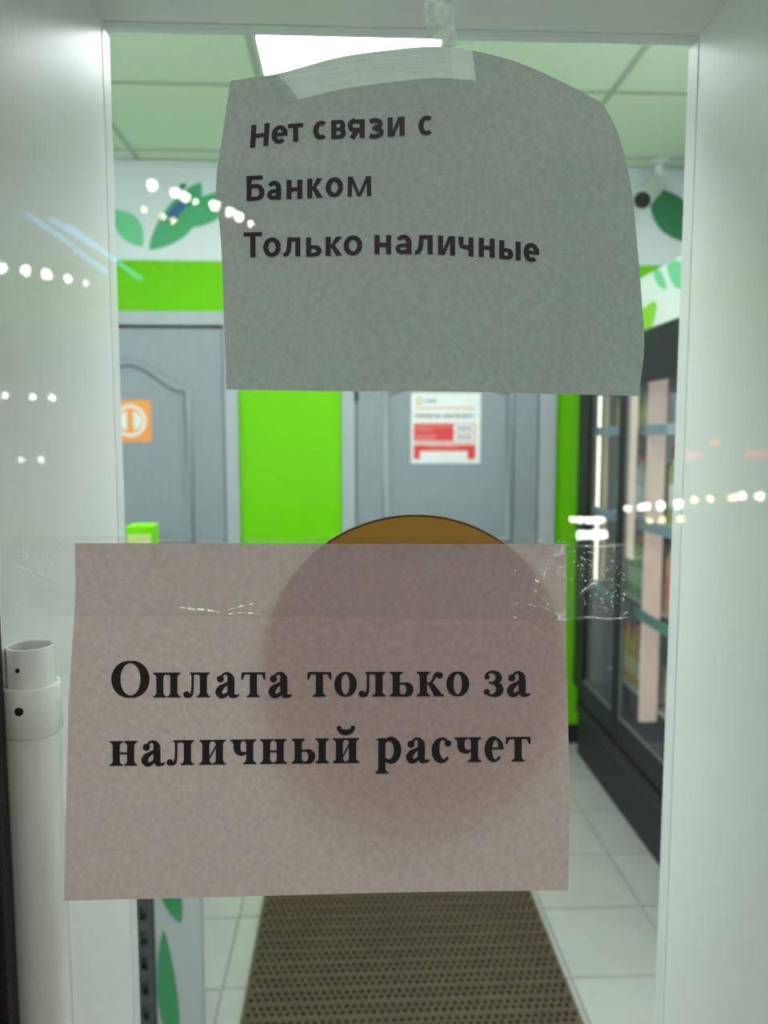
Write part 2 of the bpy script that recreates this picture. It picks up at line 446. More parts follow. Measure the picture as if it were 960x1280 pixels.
from_bm('small_print', bm, M['pale_red'], nt_)['kind'] = 'stuff'
c = at(524, 501, yn - .002); v, f = ring_pts(c.x, c.z, .010, .016, 16)
bm = bmesh.new(); vs = [bm.verts.new((x, yn - .003, z)) for x, z in v]
for q in f: bm.faces.new([vs[i] for i in q])
from_bm('emblem', bm, M['sticker'], nt_)

# ---------------------------------------------------------------- white reveal around the opening
XJL, XJR, ZH = at(146.5, 640, YI).x, at(853, 640, YI).x, at(480, 34, YI).z
wf = struct(empty('wall_front'))
box('wall_panel', XL - .1, XJL - .03, YI, YI + .08, 0, CZ + .1, M['white_wall'], wf)
box('wall_panel', XJR + .03, XR + .1, YI, YI + .08, 0, CZ + .1, M['white_wall'], wf)
box('wall_panel', XJL - .03, XJR + .03, YI, YI + .08, ZH + .03, CZ + .1, M['white_wall'], wf)
struct(box('trim_2', XJL - .03, XJL, YB + .001, YI, 0, ZH + .03, M['jamb']), 'white door lining at the left of the opening')
struct(box('trim_3', XJR, XJR + .03, YB + .001, YI, 0, ZH + .03, M['jamb']), 'white door lining at the right of the opening')
struct(box('trim_4', XJL, XJR, YB + .001, YI, ZH, ZH + .03, M['jamb']), 'white door lining over the opening')
def bead(name, x0, x1, z0, z1, y1=YI + .022):
    struct(box(name, x0, x1, YI + .0006, y1, z0, z1, M['bead'], None, .0006))
bw = .0004
bead('trim_5', XJL - .02, XJL + bw, .01, ZH - .003); bead('trim_6', XJR - bw, XJR + .02, .01, ZH - .003)
bead('trim_7', XJL + bw, XJR - bw, ZH - .0004, ZH + .02, YI + .012)

# outer glass with its rubber seal, and the ground outside
XG0, XG1 = at(14, 1200, YG).x - .012, .42
win = struct(empty('window_1'), 'outer glass pane in front of the white opening')
gp = box('glass_pane', XG0, XG1, YG, YB, .02, 2.25, M['glass'], win)
gx = at(16, 1270, YG).x
box('rubber_seal', gx - .010, gx, YG - .006, YB + .004, .02, 2.25, M['gasket'], win, .002)
box('rubber_lip', gx - .0135, gx - .0098, YG - .010, YB + .004, .02, 2.25, M['fridge_grey'], win, .001)
box('glass_frame', gx - .10, gx - .0133, YG - .012, YB + .010, .0, 2.30, M['fridge_grey'], win, .003)
box('glass_frame', gx - .10, XG1 + .06, YG - .012, YB + .010, 2.25, 2.30, M['fridge_grey'], win, .003)
box('glass_frame', XG1, XG1 + .06, YG - .012, YB + .010, 0, 2.25, M['fridge_grey'], win, .003)
box('glass_frame', gx - .0133, XG1, YG - .012, YB + .010, 0, .02, M['fridge_grey'], win)
struct(box('pavement', -14, 14, -16, .44, -.1, 0, M['asphalt']), 'dark paving outside the shop')

# ---------------------------------------------------------------- things in the shop
# perforated rubber mat
def make_mat():
    x0, x1, y0, y1, top, bot = -.27, .56, 1.25, 2.95, .026, .0125
    V, F, D = [], [], []
    def quad(lst, a, b, c, d):
        n = len(V); V.extend((a, b, c, d)); lst.append((n, n+1, n+2, n+3))
    p = .0193; rows = int((y1 - y0) / .05); nx = int((x1 - x0 - .012) / p)
    for r in range(rows):
        ya = y0 + r * .05
        quad(F, (x0, ya, top + .001), (x1, ya, top + .001), (x1, ya + .0114, top + .001), (x0, ya + .0114, top + .001))
        quad(F, (x0, ya, top - .003), (x1, ya, top - .003), (x1, ya, top + .001), (x0, ya, top + .001))
        for h in range(2):
            yb = ya + .0114 + h * p; off = .006 + (p/2 if h else 0)
            quad(F, (x0, yb, top), (x0 + off, yb, top), (x0 + off, yb + p, top), (x0, yb + p, top))
            xe = x0 + off + nx * p
            if xe < x1: quad(F, (xe, yb, top), (x1, yb, top), (x1, yb + p, top), (xe, yb + p, top))
            for k in range(nx):
                xa = x0 + off + k * p
                if xa + p > x1: break
                o = [(xa, yb), (xa + p, yb), (xa + p, yb + p), (xa, yb + p)]
                g = .0042
                i = [(xa + g, yb + g*.7), (xa + p - g, yb + g*.7), (xa + p - g, yb + p - g*.7), (xa + g, yb + p - g*.7)]
                for e in range(4):
                    e2 = (e + 1) % 4
                    quad(F, (*o[e], top), (*o[e2], top), (*i[e2], top), (*i[e], top))
                    quad(F, (*i[e], top), (*i[e2], top), (*i[e2], bot), (*i[e], bot))
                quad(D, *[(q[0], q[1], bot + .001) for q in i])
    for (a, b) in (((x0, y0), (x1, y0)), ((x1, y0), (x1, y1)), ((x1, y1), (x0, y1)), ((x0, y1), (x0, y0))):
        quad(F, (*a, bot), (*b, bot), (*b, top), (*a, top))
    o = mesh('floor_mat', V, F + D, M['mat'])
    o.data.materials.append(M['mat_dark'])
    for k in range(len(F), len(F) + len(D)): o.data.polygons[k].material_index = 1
    return o
tag(make_mat(), 'brown perforated rubber mat on the white tiled floor', 'mat')

# bullet camera under the ceiling
sc = thing('security_camera', 'white bullet security camera under the ceiling at top right', 'camera')
cb = at(824, 217, 3.36); cb.z = CZ
lathe('base', [(.046, -.016), (.046, -.001), (.03, 0)], M['cambody'], sc, 24, cb)
lathe('arm', [(.017, -.060), (.017, -.014)], M['cambody'], sc, 16, cb)
h0 = cb + Vector((.012, .03, -.075)); h1 = at(803, 250, 3.22)
dirv = (h1 - h0); Lc = dirv.length; q = dirv.to_track_quat('Z', 'Y').to_matrix()
lathe('housing', [(.03, 0), (.038, .008), (.038, Lc - .004), (.041, Lc)], M['cambody'], sc, 24, h0, q)
lathe('lens', [(.036, Lc), (.034, Lc + .006), (.012, Lc + .009)], M['lens'], sc, 24, h0, q)

# refrigerator along the right wall
FX, FY0, FY1 = 1.022, 1.66, 3.335
FB = XR - .04
fr = thing('refrigerator', 'tall black glass-door refrigerator with a white leaf-printed canopy at right', 'refrigerator')
Z_CT, Z_CB, Z_HB, Z_GB, Z_K = 1.992, 1.807, 1.655, .389, .215
box('plinth', FX + .006, FB, FY0, FY1, .012, Z_K, M['fridge_grey'], fr, .004)
box('kick_rail', FX - .006, FX + .03, FY0, FY1, Z_K - .004, Z_K + .05, M['fridge_black'], fr, .006)
box('sill', FX + .002, FB, FY0, FY1, Z_K + .05, Z_GB - .04, M['fridge_black'], fr, .004)
box('header', FX, FB, FY0, FY1, Z_HB, Z_CB, M['fridge_black'], fr, .004)
can = box('canopy', FX - .004, FX + .12, FY0, FY1, Z_CB, Z_CT, M['canopy'], fr, .003)
box('side_panel', FX, FB, FY1 - .03, FY1, Z_K + .05, Z_HB, M['fridge_black'], fr)
box('side_panel', FX, FB, FY0, FY0 + .03, Z_K + .05, Z_HB, M['fridge_black'], fr)
box('back_panel', FB - .03, FB, FY0 + .03, FY1 - .03, Z_GB - .04, Z_HB, M['fridge_in'], fr)
box('inner_wall', FX + .05, FB - .03, FY1 - .036, FY1 - .03, Z_GB - .04, Z_HB, M['fridge_in'], fr)
dY = [FY1, 2.80, 2.235, FY0]
for k in range(3):
    y1, y0 = dY[k] - .003, dY[k+1] + .003
    bm = bmesh.new()
    fw = .034; ff = .13 if k == 0 else fw
    bm_box(bm, FX - .022, FX - .001, y0, y0 + fw*.8, Z_GB - .05, Z_HB - .004, .003)
    bm_box(bm, FX - .022, FX - .001, y1 - ff, y1, Z_GB - .05, Z_HB - .004, .003)
    bm_box(bm, FX - .022, FX - .001, y0 + fw*.8, y1 - ff, Z_GB - .05, Z_GB, .003)
    bm_box(bm, FX - .022, FX - .001, y0 + fw*.8, y1 - ff, Z_HB - .03, Z_HB - .004, .003)
    df = from_bm('door', bm, M['fridge_black'], fr)
    box('door_glass', FX - .012, FX - .007, y0 + fw*.8, y1 - ff, Z_GB, Z_HB - .03, M['fglass'], df)
    bm = bmesh.new()
    for (a, b, c, d) in ((y0 + fw*.8, y0 + fw*.8 + .010, Z_GB, Z_HB - .03), (y1 - fw - .012, y1 - fw, Z_GB, Z_HB - .03), (y0 + fw*.8, y1 - ff, Z_GB, Z_GB + .008))[(2 if k == 0 else 0):]:
        bm_box(bm, FX - .016, FX - .0125, a, b, c, d)
    from_bm('grey_edging', bm, M['edging'], df)
    if k: box('pink_glow_seal', FX - .0065, FX - .004, y1 - fw - .075, y1 - fw - .003, 1.0, Z_HB - .035, M['post_glow'], df)  # seal made to glow as if lit pink
shelf_z = [1.47, 1.13, .80, .43]
for k in range(3):
    y1, y0 = dY[k] - .04, dY[k+1] + .02
    for n, z in enumerate(shelf_z):
        s_ = box('shelf', FX + .118, FB - .05, y0, y1, z - .012, z, M['shelf'], fr)
        if n < 3: box('price_rail', FX + .030, FX + .040, y0, y1, z - .024, z + .014, M['rail' if n != 2 else 'rail_g'], s_, .002)
# upright posts between the sections; their pink glow imitates LED light on them
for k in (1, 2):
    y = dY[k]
    box('pink_glow_post', FX + .048, FX + .112, y - .085, y - .066, Z_GB, Z_HB, M['post_glow'], fr, .003)
# LED strip on the far inner wall; a dimmer bar stands in for its reflection
def led_and_reflection(px, m, r):
    x = at(px, 600, FY1 - .05).x
    hd = box('led_and_reflection', x - .008, x + .008, FY1 - .044, FY1 - .036, .81, Z_HB - .04, M['shelf'], fr)
    bm = bmesh.new(); z = .82
    while z < Z_HB - .05:
        bm_box(bm, x - r, x + r, FY1 - .049, FY1 - .044, z, z + .014); z += .017
    o = from_bm('led_and_reflection_dots', bm, m, hd); o['kind'] = 'stuff'
led_and_reflection(748, M['led'], .0045); led_and_reflection(757.5, M['led_mirrored'], .004)
# canopy leaf prints, on its face towards the aisle
def on_face(px, py, X):
    d = _R @ Vector(((px - 480) / 960, (640 - py) / 960, -1)); t = X / d.x
    return (d.y * t, EYE + d.z * t)
for (a, b, wd, mm) in (((816, 335), (834, 361), .042, 'leaf_light'), ((834, 331), (862, 356), .075, 'leaf_light'),
                       ((803, 414), (821, 378), .09, 'leaf_lime'), ((798, 405), (810, 384), .05, 'leaf_lime'), ((790, 380), (800, 352), .06, 'leaf_mid')):
    A, B = on_face(*a, FX - .004), on_face(*b, FX - .004)
    pts = leaf_pts(A, B, wd)
    pts = [(max(FY0 + .01, min(FY1 - .01, y)), max(Z_CB + .002, min(Z_CT - .002, z))) for y, z in pts]
    bm = bmesh.new()
    f0 = [bm.verts.new((FX - .0055 - .0004 * (wd < .055), y, z)) for y, z in pts]; bm.faces.new(f0)
    from_bm('leaf_print', bm, M[mm], can)

# goods standing on the refrigerator shelves
def bottle_parts(col, cap, lab, h, r):
    e = empty('bottle')
    lathe('body', [(r*.9, 0), (r, .006), (r, h*.62), (r*.85, h*.7), (r*.36, h*.86), (r*.34, h*.94)], mat('drink', col, .12), e, 20)
    lathe('cap', [(r*.42, h*.93), (r*.42, h)], mat('cap', cap, .4), e, 16)
    lathe('label', [(r*1.012, h*.2), (r*1.012, h*.5)], mat('bottle_label', lab, .45), e, 20, cap=False)
    return e
def carton_parts(col, lab, h, r):
    e = empty('carton')
    bm = bmesh.new(); bm_box(bm, -r, r, -r, r, 0, h*.82)
    tp = [bm.verts.new(p) for p in ((-r, -r, h*.82), (r, -r, h*.82), (r, r, h*.82), (-r, r, h*.82), (-r, 0, h*.96), (r, 0, h*.96))]
    for q in ((0, 1, 5, 4), (2, 3, 4, 5), (1, 2, 5), (3, 0, 4)): bm.faces.new([tp[i] for i in q])
    from_bm('body', bm, mat('carton', col, .4), e)
    box('top_fold', -r, r, -.003, .003, h*.95, h, mat('carton_fold', col, .4), e)
    box('label', -r - .0008, -r, -r*.8, r*.8, h*.25, h*.6, mat('carton_label', lab, .4), e)
    return e
def dup(root):
    r = root.copy(); COL.objects.link(r)
    for ch in list(root.children):
        c = ch.copy(); COL.objects.link(c); c.parent = r
    return r
stock = {  # (section, shelf): kind, colours, label
    (0, 0): ('c', (.55, .60, .16), (.85, .85, .3), 'yellow-green carton on the top shelf behind the far refrigerator door'),
    (0, 1): ('b', (.55, .6, .55), (.7, .06, .05), (.72, .72, .70), 'white-labelled red-capped bottle on the far door\'s upper shelf'),
    (0, 2): ('b', (.22, .40, .14), (.75, .35, .05), (.35, .5, .3), 'green bottle with orange cap on the far door\'s third shelf'),
    (0, 3): ('b', (.55, .36, .06), (.75, .10, .08), (.60, .50, .25), 'amber bottle with red cap on the far door\'s bottom shelf'),
    (1, 0): ('b', (.35, .45, .62), (.08, .12, .42), (.14, .18, .50), 'bottle with blue label on the near door\'s top shelf'),
    (1, 1): ('c', (.32, .46, .10), (.80, .82, .78), 'green carton with white label on the near door\'s second shelf'),
    (1, 2): ('c', (.72, .34, .08), (.75, .12, .10), 'orange carton with red label on the near door\'s third shelf'),
    (1, 3): ('b', (.60, .32, .07), (.70, .70, .68), (.75, .45, .12), 'white-capped orange bottle on the near door\'s bottom shelf'),
}
for (sec, sh), d in stock.items():
    h, r = (.235, .036) if sh else (.15, .034)
    if d[0] == 'b': p = bottle_parts(d[1], d[2], d[3], h, r); cat = 'bottle'
    else: p = carton_parts(d[1], d[2], h, r); cat = 'carton'
    lab = d[-1]
    y1 = dY[sec] - (.10 if sec == 0 else .127)
    first = True
    for c_ in range(1):
        for k in range(4):
            o = p if first else dup(p); first = False
            o.location = (FX + .158 + c_ * .105, y1 - k * .094, shelf_z[sh] + .0005)
            tag(o, lab + ', %s from the far end' % 'first second third fourth'.split()[k], cat, 'cold drinks on refrigerator shelf %s' % ('one two three four'.split()[sh]))

# shelf unit with leaf-printed end board, bottom left
su = thing('shelf_unit', 'shelf unit with black slotted upright and leaf-printed end board at lower left', 'shelf unit')
SY = 1.60
sx = [at(p, 1200, SY).x for p in (170, 190, 194, 253)]
stop = 1.08
eb = box('end_board', sx[2], sx[3], SY, SY + .02, .012, stop, M['board'], su, .002)
for (a, b, wd, bend) in (((203, 1085), (226, 1153), .040, -.002), ((204, 1162), (222, 1330), .042, -.006)):
    A, B = at(*a, SY), at(*b, SY)
    prism('leaf_print', leaf_pts((A.x, A.z), (B.x, B.z), wd, bend=bend), SY - .0016, SY + .0004, M['leaf_deep'], eb)
bm = bmesh.new()
x0, x1 = sx[0], sx[1] + .004
c = (x0 + x1) / 2
bm_box(bm, x0, c - .007, SY - .004, SY + .03, .012, stop); bm_box(bm, c + .007, x1, SY - .004, SY + .03, .012, stop)
z = .02
while z < stop - .05:
    bm_box(bm, c - .007, c + .007, SY - .004, SY + .02, z, z + .024); z += .058
from_bm('slotted_upright', bm, M['slate'], su)
box('upright_core', c - .004, c + .004, SY + .022, SY + .026, .012, stop, M['dark'], su)
for z in (.25, .55, .82, 1.06):
    box('shelf', -1.30, x0 + .001, SY + .01, SY + .34, z, z + .02, M['board'], su)
box('shelf', x0 + .001, sx[3] - .02, SY + .03, SY + .25, stop - .02, stop, M['board'], su)
box('back_board', -1.30, x0, SY + .0, SY + .012, .012, stop, M['board'], su)
box('base_board', -1.30, x0, SY + .02, SY + .32, .012, .10, M['slate'], su)

gb0, gb1 = at(160, 656, 1.72), at(193, 656, 1.72)
gc = thing('lime_carton', 'lime green carton with pale lower half standing on the shelf unit', 'carton')
box('body', gb0.x, gb1.x, 1.70, 1.76, stop + .0005, gb0.z, M['lime'], gc, .004)
box('label', gb0.x + .003, gb1.x - .003, 1.6988, 1.70, stop + .02, at(170, 668, 1.7).z, mat('pale_carton_label', (.55, .62, .22), .4), gc)

# ---------------------------------------------------------------- white pole standing behind the glass at left
YP = .4862
def pole_x(py): return at(41, py, YP).x
c0 = at(40.5, 890, YP); r1 = 33.0 / 960 * .498
po = thing('metal_pole', 'white metal pole with an open sleeve top behind the glass at lower left', 'pole')
zc1, zc0, zt = at(40, 853, YP).z, at(40, 914, YP).z, at(40, 806, YP).z
px_, py_ = c0.x, YP
lathe('pipe', [(r1*.985, .0), (r1*.985, zc0 + .002)], M['pole'], po, 48, (px_, py_, 0.012))
lathe('sleeve', [(r1*1.0, zc0), (r1*1.045, zc0 + .0015), (r1*1.045, zc1 - .001), (r1*1.0, zc1), (r1*.92, zc1), (r1*.88, zc1 - .004)], M['pole'], po, 48, (px_, py_, 0), cap=False)
lathe('inner_tube', [(r1*.83, zc0), (r1*.83, zt - .0006), (r1*.815, zt), (r1*.76, zt), (r1*.75, zt - .001), (r1*.75, zt - .06)], M['pole'], po, 48, (px_ + .0005, py_, 0), cap=False)
lathe('tube_inside', [(r1*.748, zt - .055), (r1*.748, zt - .0012)], M['pole_in'], po, 48, (px_ + .0005, py_, 0), cap=False)
sp = at(24.5, 889, YP - r1*1.0)
rx = Matrix.Rotation(PI/2, 3, 'X') 
ang = math.asin(max(-1, min(1, (sp.x - px_) / (r1*1.045))))
rot = Matrix.Rotation(ang, 3, 'Z') @ rx
ps = Vector((px_ + math.sin(ang) * r1*1.04, py_ - math.cos(ang) * r1*1.04, sp.z))
lathe('set_screw', [(.0026, -.001), (.0028, .0006), (.0020, .0009)], M['screw'], po, 8, ps, rot)
ps2 = Vector((px_ - .002, py_ - r1*.83, at(37, 838, YP - r1*.8).z))
lathe('screw_hole', [(.0016, -.0006), (.0014, .0004)], M['screw'], po, 6, ps2, rx)

# ---------------------------------------------------------------- yellow disc on the glass
yd = thing('round_sticker', 'round yellow warning sticker on the glass behind the lower paper', 'sticker')
ctr, top_, rgt = at(518, 832, YG - .0007), at(518, 643.5, YG - .0007), at(707, 832, YG - .0007)
rr = ((top_.z - ctr.z) + (rgt.x - ctr.x)) / 2
lathe('sticker_film', [(rr*.984, 0), (rr*.984, .0004)], M['sticker'], yd, 96, (ctr.x, YG - .0003, ctr.z), rx, smooth=False)
lathe('dark_rim', [(rr*.982, 0), (rr*.982, .0005), (rr*.995, .0005), (rr*.995, 0)], mat('dark_film_rim', (.10, .07, .02), .5), yd, 96, (ctr.x, YG - .0002, ctr.z), rx, cap=False, smooth=False)
lathe('pale_edge', [(rr*.995, 0), (rr*.995, .0004), (rr, .0004), (rr, 0)], mat('pale_film_edge', (.75, .75, .6), .4), yd, 96, (ctr.x, YG - .0002, ctr.z), rx, cap=False, smooth=False)

# ---------------------------------------------------------------- the two paper notices
def lerp(a, b, t): return a + (b - a) * t
def curve(pts, t):
    """Catmull-Rom through px points, t in 0..1"""
    n = len(pts) - 1; f = min(t * n, n - 1e-9); i = int(f); u = f - i
    p0, p1, p2, p3 = pts[max(0, i-1)], pts[i], pts[i+1], pts[min(n, i+2)]
    return tuple(.5 * ((2*p1[k]) + (-p0[k] + p2[k])*u + (2*p0[k] - 5*p1[k] + 4*p2[k] - p3[k])*u*u + (-p0[k] + 3*p1[k] - 3*p2[k] + p3[k])*u**3) for k in (0, 1))
def coons(top, bot, lef, rig, u, v):
    T, B, L, R_ = curve(top, u), curve(bot, u), curve(lef, v), curve(rig, v)
    c00, c10, c01, c11 = top[0], top[-1], bot[0], bot[-1]
    return tuple(lerp(T[k], B[k], v) + lerp(L[k], R_[k], u) - (lerp(lerp(c00[k], c10[k], u), lerp(c01[k], c11[k], u), v)) for k in (0, 1))
def sheet(name, top, bot, lef, rig, depth, m, parent, nu=48, nv=40, strip=None):
    P = []
    for j in range(nv + 1):
        for i in range(nu + 1):
            x, y = coons(top, bot, lef, rig, i / nu, j / nv); P.append(at(x, y, depth(x, y)))
    F = [(j*(nu+1)+i, (j+1)*(nu+1)+i, (j+1)*(nu+1)+i+1, j*(nu+1)+i+1) for j in range(nv) for i in range(nu)]
    o = mesh(name, P, F, m, parent, True)
    if strip:
        o.data.materials.append(strip[0])
        for q in o.data.polygons:
            j, i = divmod(q.index, nu)
            if j < strip[1] and strip[2] + j * .006 <= i / nu <= strip[3]: q.material_index = 1
    return o
def sm(t): t = max(0, min(1, t)); return t*t*(3 - 2*t)

def depth_low(x, y):
    s = max(0, (y - 690) / 430)
    return YG - .0010 - .022 * s ** 1.25 - .0012 * s * math.sin((x - 80) / 95)
def depth_up(x, y):
    u = (x - 545) / 260
    side = .030 * abs(u) ** 2.2
    topc = .026 * max(0, (210 - y) / 150) ** 1.4 * min(1, abs(u) * 1.1)
    low = .006 * max(0, (y - 330) / 160) ** 1.5
    return YB + .0016 + side + topc + low * .6

up = thing('paper_notice', 'curled grey-looking paper notice in black sans lettering, upper of the two', 'notice')
sheet('paper_sheet', [(288, 101), (350, 91), (420, 72), (480, 63), (545, 58), (600, 65), (650, 79), (700, 101), (752, 128)],
      [(283, 487), (420, 489), (540, 489), (680, 492), (798, 495)],
      [(288, 101), (278, 170), (270, 232), (276, 300), (279, 370), (283, 487)],
      [(752, 128), (772, 165), (788, 228), (796, 300), (804, 400), (805, 440), (798, 495)], depth_up, M['paperback'], up, 360, 80, (M['paperglare'], 10, .115, .60))
lo = thing('paper_notice', 'pinkish paper notice in bold serif lettering, lower of the two', 'notice')
sheet('paper_sheet', [(93.5, 679), (300, 679), (500, 680), (708, 680)], [(80, 1126), (250, 1122), (480, 1116), (600, 1114), (710, 1113)],
      [(93.5, 679), (94, 745), (90, 810), (86, 880), (83, 1000), (80, 1126)], [(708, 680), (708, 800), (710, 900), (712, 1000), (710, 1113)], depth_low, M['paperfront'], lo)

# --- lettering: every letter is drawn in its own box (px), then laid on the sheet
def rect(x0, y0, x1, y1): return [(x0, y0), (x1, y0), (x1, y1), (x0, y1)]
def vstroke(pts, ws):
    """polygon strip along pts with widths ws"""
    if not isinstance(ws, (list, tuple)): ws = [ws] * len(pts)
    L, R_ = [], []
    for i, p in enumerate(pts):
        a = pts[max(0, i-1)]; b = pts[min(len(pts)-1, i+1)]
        dx, dy = b[0]-a[0], b[1]-a[1]; l = math.hypot(dx, dy) or 1
        nx, ny = -dy/l, dx/l; h = ws[i] / 2
        L.append((p[0]+nx*h, p[1]+ny*h)); R_.append((p[0]-nx*h, p[1]-ny*h))
    return [[L[i], L[i+1], R_[i+1], R_[i]] for i in range(len(pts)-1)]
def smooth(pts, ws, k=6):
    n = len(pts) - 1; P_, W_ = [], []
    for i in range(n * k + 1):
        P_.append(curve(pts, i / (n*k))); f = min(i / k, n - 1e-9); a = int(f); W_.append(lerp(ws[a], ws[a+1], sm(f - a)))
    return vstroke(P_, W_)
def arc(cx, cy, rx, ry, a0, a1, n=20):
    return [(cx + rx*math.cos(math.radians(lerp(a0, a1, i/n))), cy + ry*math.sin(math.radians(lerp(a0, a1, i/n)))) for i in range(n+1)]
def band(cx, cy, rx, ry, a0, a1, thick, thin, n=24, phase=0):
    """arc whose width follows pen contrast: thick at the sides, thin at top and bottom"""
    pts = arc(cx, cy, rx, ry, a0, a1, n)
    ws = [thin + (thick - thin) * abs(math.cos(math.radians(lerp(a0, a1, i/n) + phase))) ** 1.3 for i in range(n+1)]
    return vstroke(pts, ws)
def disc(cx, cy, r, n=14): return [[(cx + r*math.cos(2*PI*i/n), cy + r*math.sin(2*PI*i/n)) for i in range(n)]]

def sans(ch, w, h, t, hz):
    cx, cy = w/2, h/2; P = []
    def ell(a0, a1): return vstroke(arc(cx, cy, (w-t)/2, (h-hz)/2, a0, a1, 26), [lerp(hz, t, abs(math.cos(math.radians(lerp(a0, a1, i/26))))) for i in range(27)])
    if ch in 'Нн': P = [rect(0, 0, t, h), rect(w-t, 0, w, h), rect(t, cy-hz/2, w-t, cy+hz/2)]
    elif ch == 'е': P = ell(8, 312) + [rect(t*.6, cy-hz*.45, w*.99, cy+hz*.42), rect(w-t, cy-hz*.4, w, cy+hz*.9)]
    elif ch in 'тТ': P = [rect(0, h-hz, w, h), rect(cx-t/2, 0, cx+t/2, h)]
    elif ch == 'с': P = vstroke(arc(w*.56, cy, w*.56-t/2, (h-hz)/2, 50, 310, 26), [lerp(hz, t, abs(math.cos(math.radians(lerp(50, 310, i/26))))) for i in range(27)])
    elif ch == 'о': P = ell(0, 360)
    elif ch == 'в':
        P = [rect(0, 0, t, h), rect(t, h-hz*.95, w*.60, h), rect(t, 0, w*.60, hz*.95), rect(t, cy-hz*.4, w*.62, cy+hz*.45)]
        P += vstroke(arc(w*.56, h*.75-hz*.25, w*.40-t/2, h*.25-hz*.25, -90, 90, 12), [hz + (t-hz)*math.sin(PI*i/12) for i in range(13)]) + vstroke(arc(w*.58, h*.25+hz*.25, w*.42-t/2, h*.25-hz*.25, -90, 90, 12), [hz + (t-hz)*math.sin(PI*i/12) for i in range(13)])
    elif ch == 'я':
        P = [rect(w-t, 0, w, h), rect(w*.36, h-hz*.95, w-t, h), rect(w*.36, h*.36, w-t, h*.36+hz*.9)]
        P += vstroke(arc(w*.38, h*.68, w*.30, h*.25, 90, 270, 14), t*.95)
        P += vstroke([(t*.55, 0), (w*.55, h*.42)], t*1.05)
    elif ch == 'з':
        P = vstroke(arc(w*.40, h*.74, w*.40, h*.185, 140, -90, 18), t*.88) + vstroke(arc(w*.42, h*.27, w*.44, h*.20, 90, -140, 18), t*.92)
        P += [rect(w*.25, cy-hz*.42, w*.5, cy+hz*.42)]
    elif ch == 'и': P = [rect(0, 0, t, h), rect(w-t, 0, w, h), [(t*.5, 0), (t*1.25, 0), (w-t*.5, h), (w-t*1.25, h)]]
    elif ch == 'Б':
        P = [rect(0, 0, t, h), rect(t, h-hz, w*.9, h), rect(t, h*.50, w*.58, h*.50+hz), rect(t, 0, w*.58, hz)]
        P += vstroke(arc(w*.56, (h*.5+hz)/2, w*.44-t/2, (h*.5)/2, -90, 90, 14), [hz + (t-hz)*math.sin(PI*i/14) for i in range(15)])
    elif ch == 'а':
        P = [rect(w-t, 0, w, h*.62)] + vstroke(arc(w*.50, h*.60, w*.5-t/2, h*.4-hz/2, 152, 0, 18), [hz + (t-hz)*sm(i/18) for i in range(19)])
        P += vstroke(arc(w*.45, h*.285, w*.45-t/2, h*.285-hz/2, 75, 285, 18), [hz*.85 + (t-hz)*math.sin(PI*i/18) for i in range(19)])
        P += [rect(w*.48, h*.57-hz, w-t*.5, h*.57), vstroke([(w*.50, hz*.55), (w*.9, h*.2)], hz)[0]]
    elif ch == 'к':
        P = [rect(0, 0, t, h), rect(t, cy-hz*.45, w*.45, cy+hz*.45)]
        P += [[(w*.30, h*.50), (w*.52, h*.50), (w*.97, h), (w*.97-t*1.15, h)], [(w*.30, h*.50), (w*.54, h*.56), (w, 0), (w-t*1.2, 0)]]
    elif ch == 'м':
        P = vstroke([(t*.62, 0), (w*.14, h)], t*.85) + vstroke([(w-t*.62, 0), (w-w*.14, h)], t*.85)
        P += [[(w*.10, h), (w*.24, h), (w*.56, 0), (w*.44, 0)], [(w*.90, h), (w*.76, h), (w*.44, 0), (w*.56, 0)]]
    elif ch == 'л':
        P = [rect(w-t, 0, w, h), rect(w*.26, h-hz, w-t, h)]
        P += vstroke([(w*.36, h*.99), (w*.345, h*.6), (w*.30, h*.30), (w*.20, h*.13), (0, h*.085)], [t*.85, t*.9, t*.95, t*.9, hz*.85])
    elif ch in 'ьы':
        ww = w if ch == 'ь' else w*.66
        P = [rect(0, 0, t, h), rect(t, h*.60-hz*.95, ww*.58, h*.60), rect(t, 0, ww*.58, hz*.9)]
        P += vstroke(arc(ww*.56, h*.30, ww*.44-t/2, h*.30-hz/2, -90, 90, 14), [hz*.9 + (t-hz*.9)*math.sin(PI*i/14) for i in range(15)])
        if ch == 'ы': P += [rect(w-t, 0, w, h)]
    elif ch == 'ч':
        P = [rect(w-t, 0, w, h), rect(w*.45, h*.36, w-t, h*.36+hz)]
        P += vstroke([(t/2, h), (t/2, h*.66), (w*.25, h*.50), (w*.5, h*.36+hz/2)], [t, t, t*.95, hz])
    return P

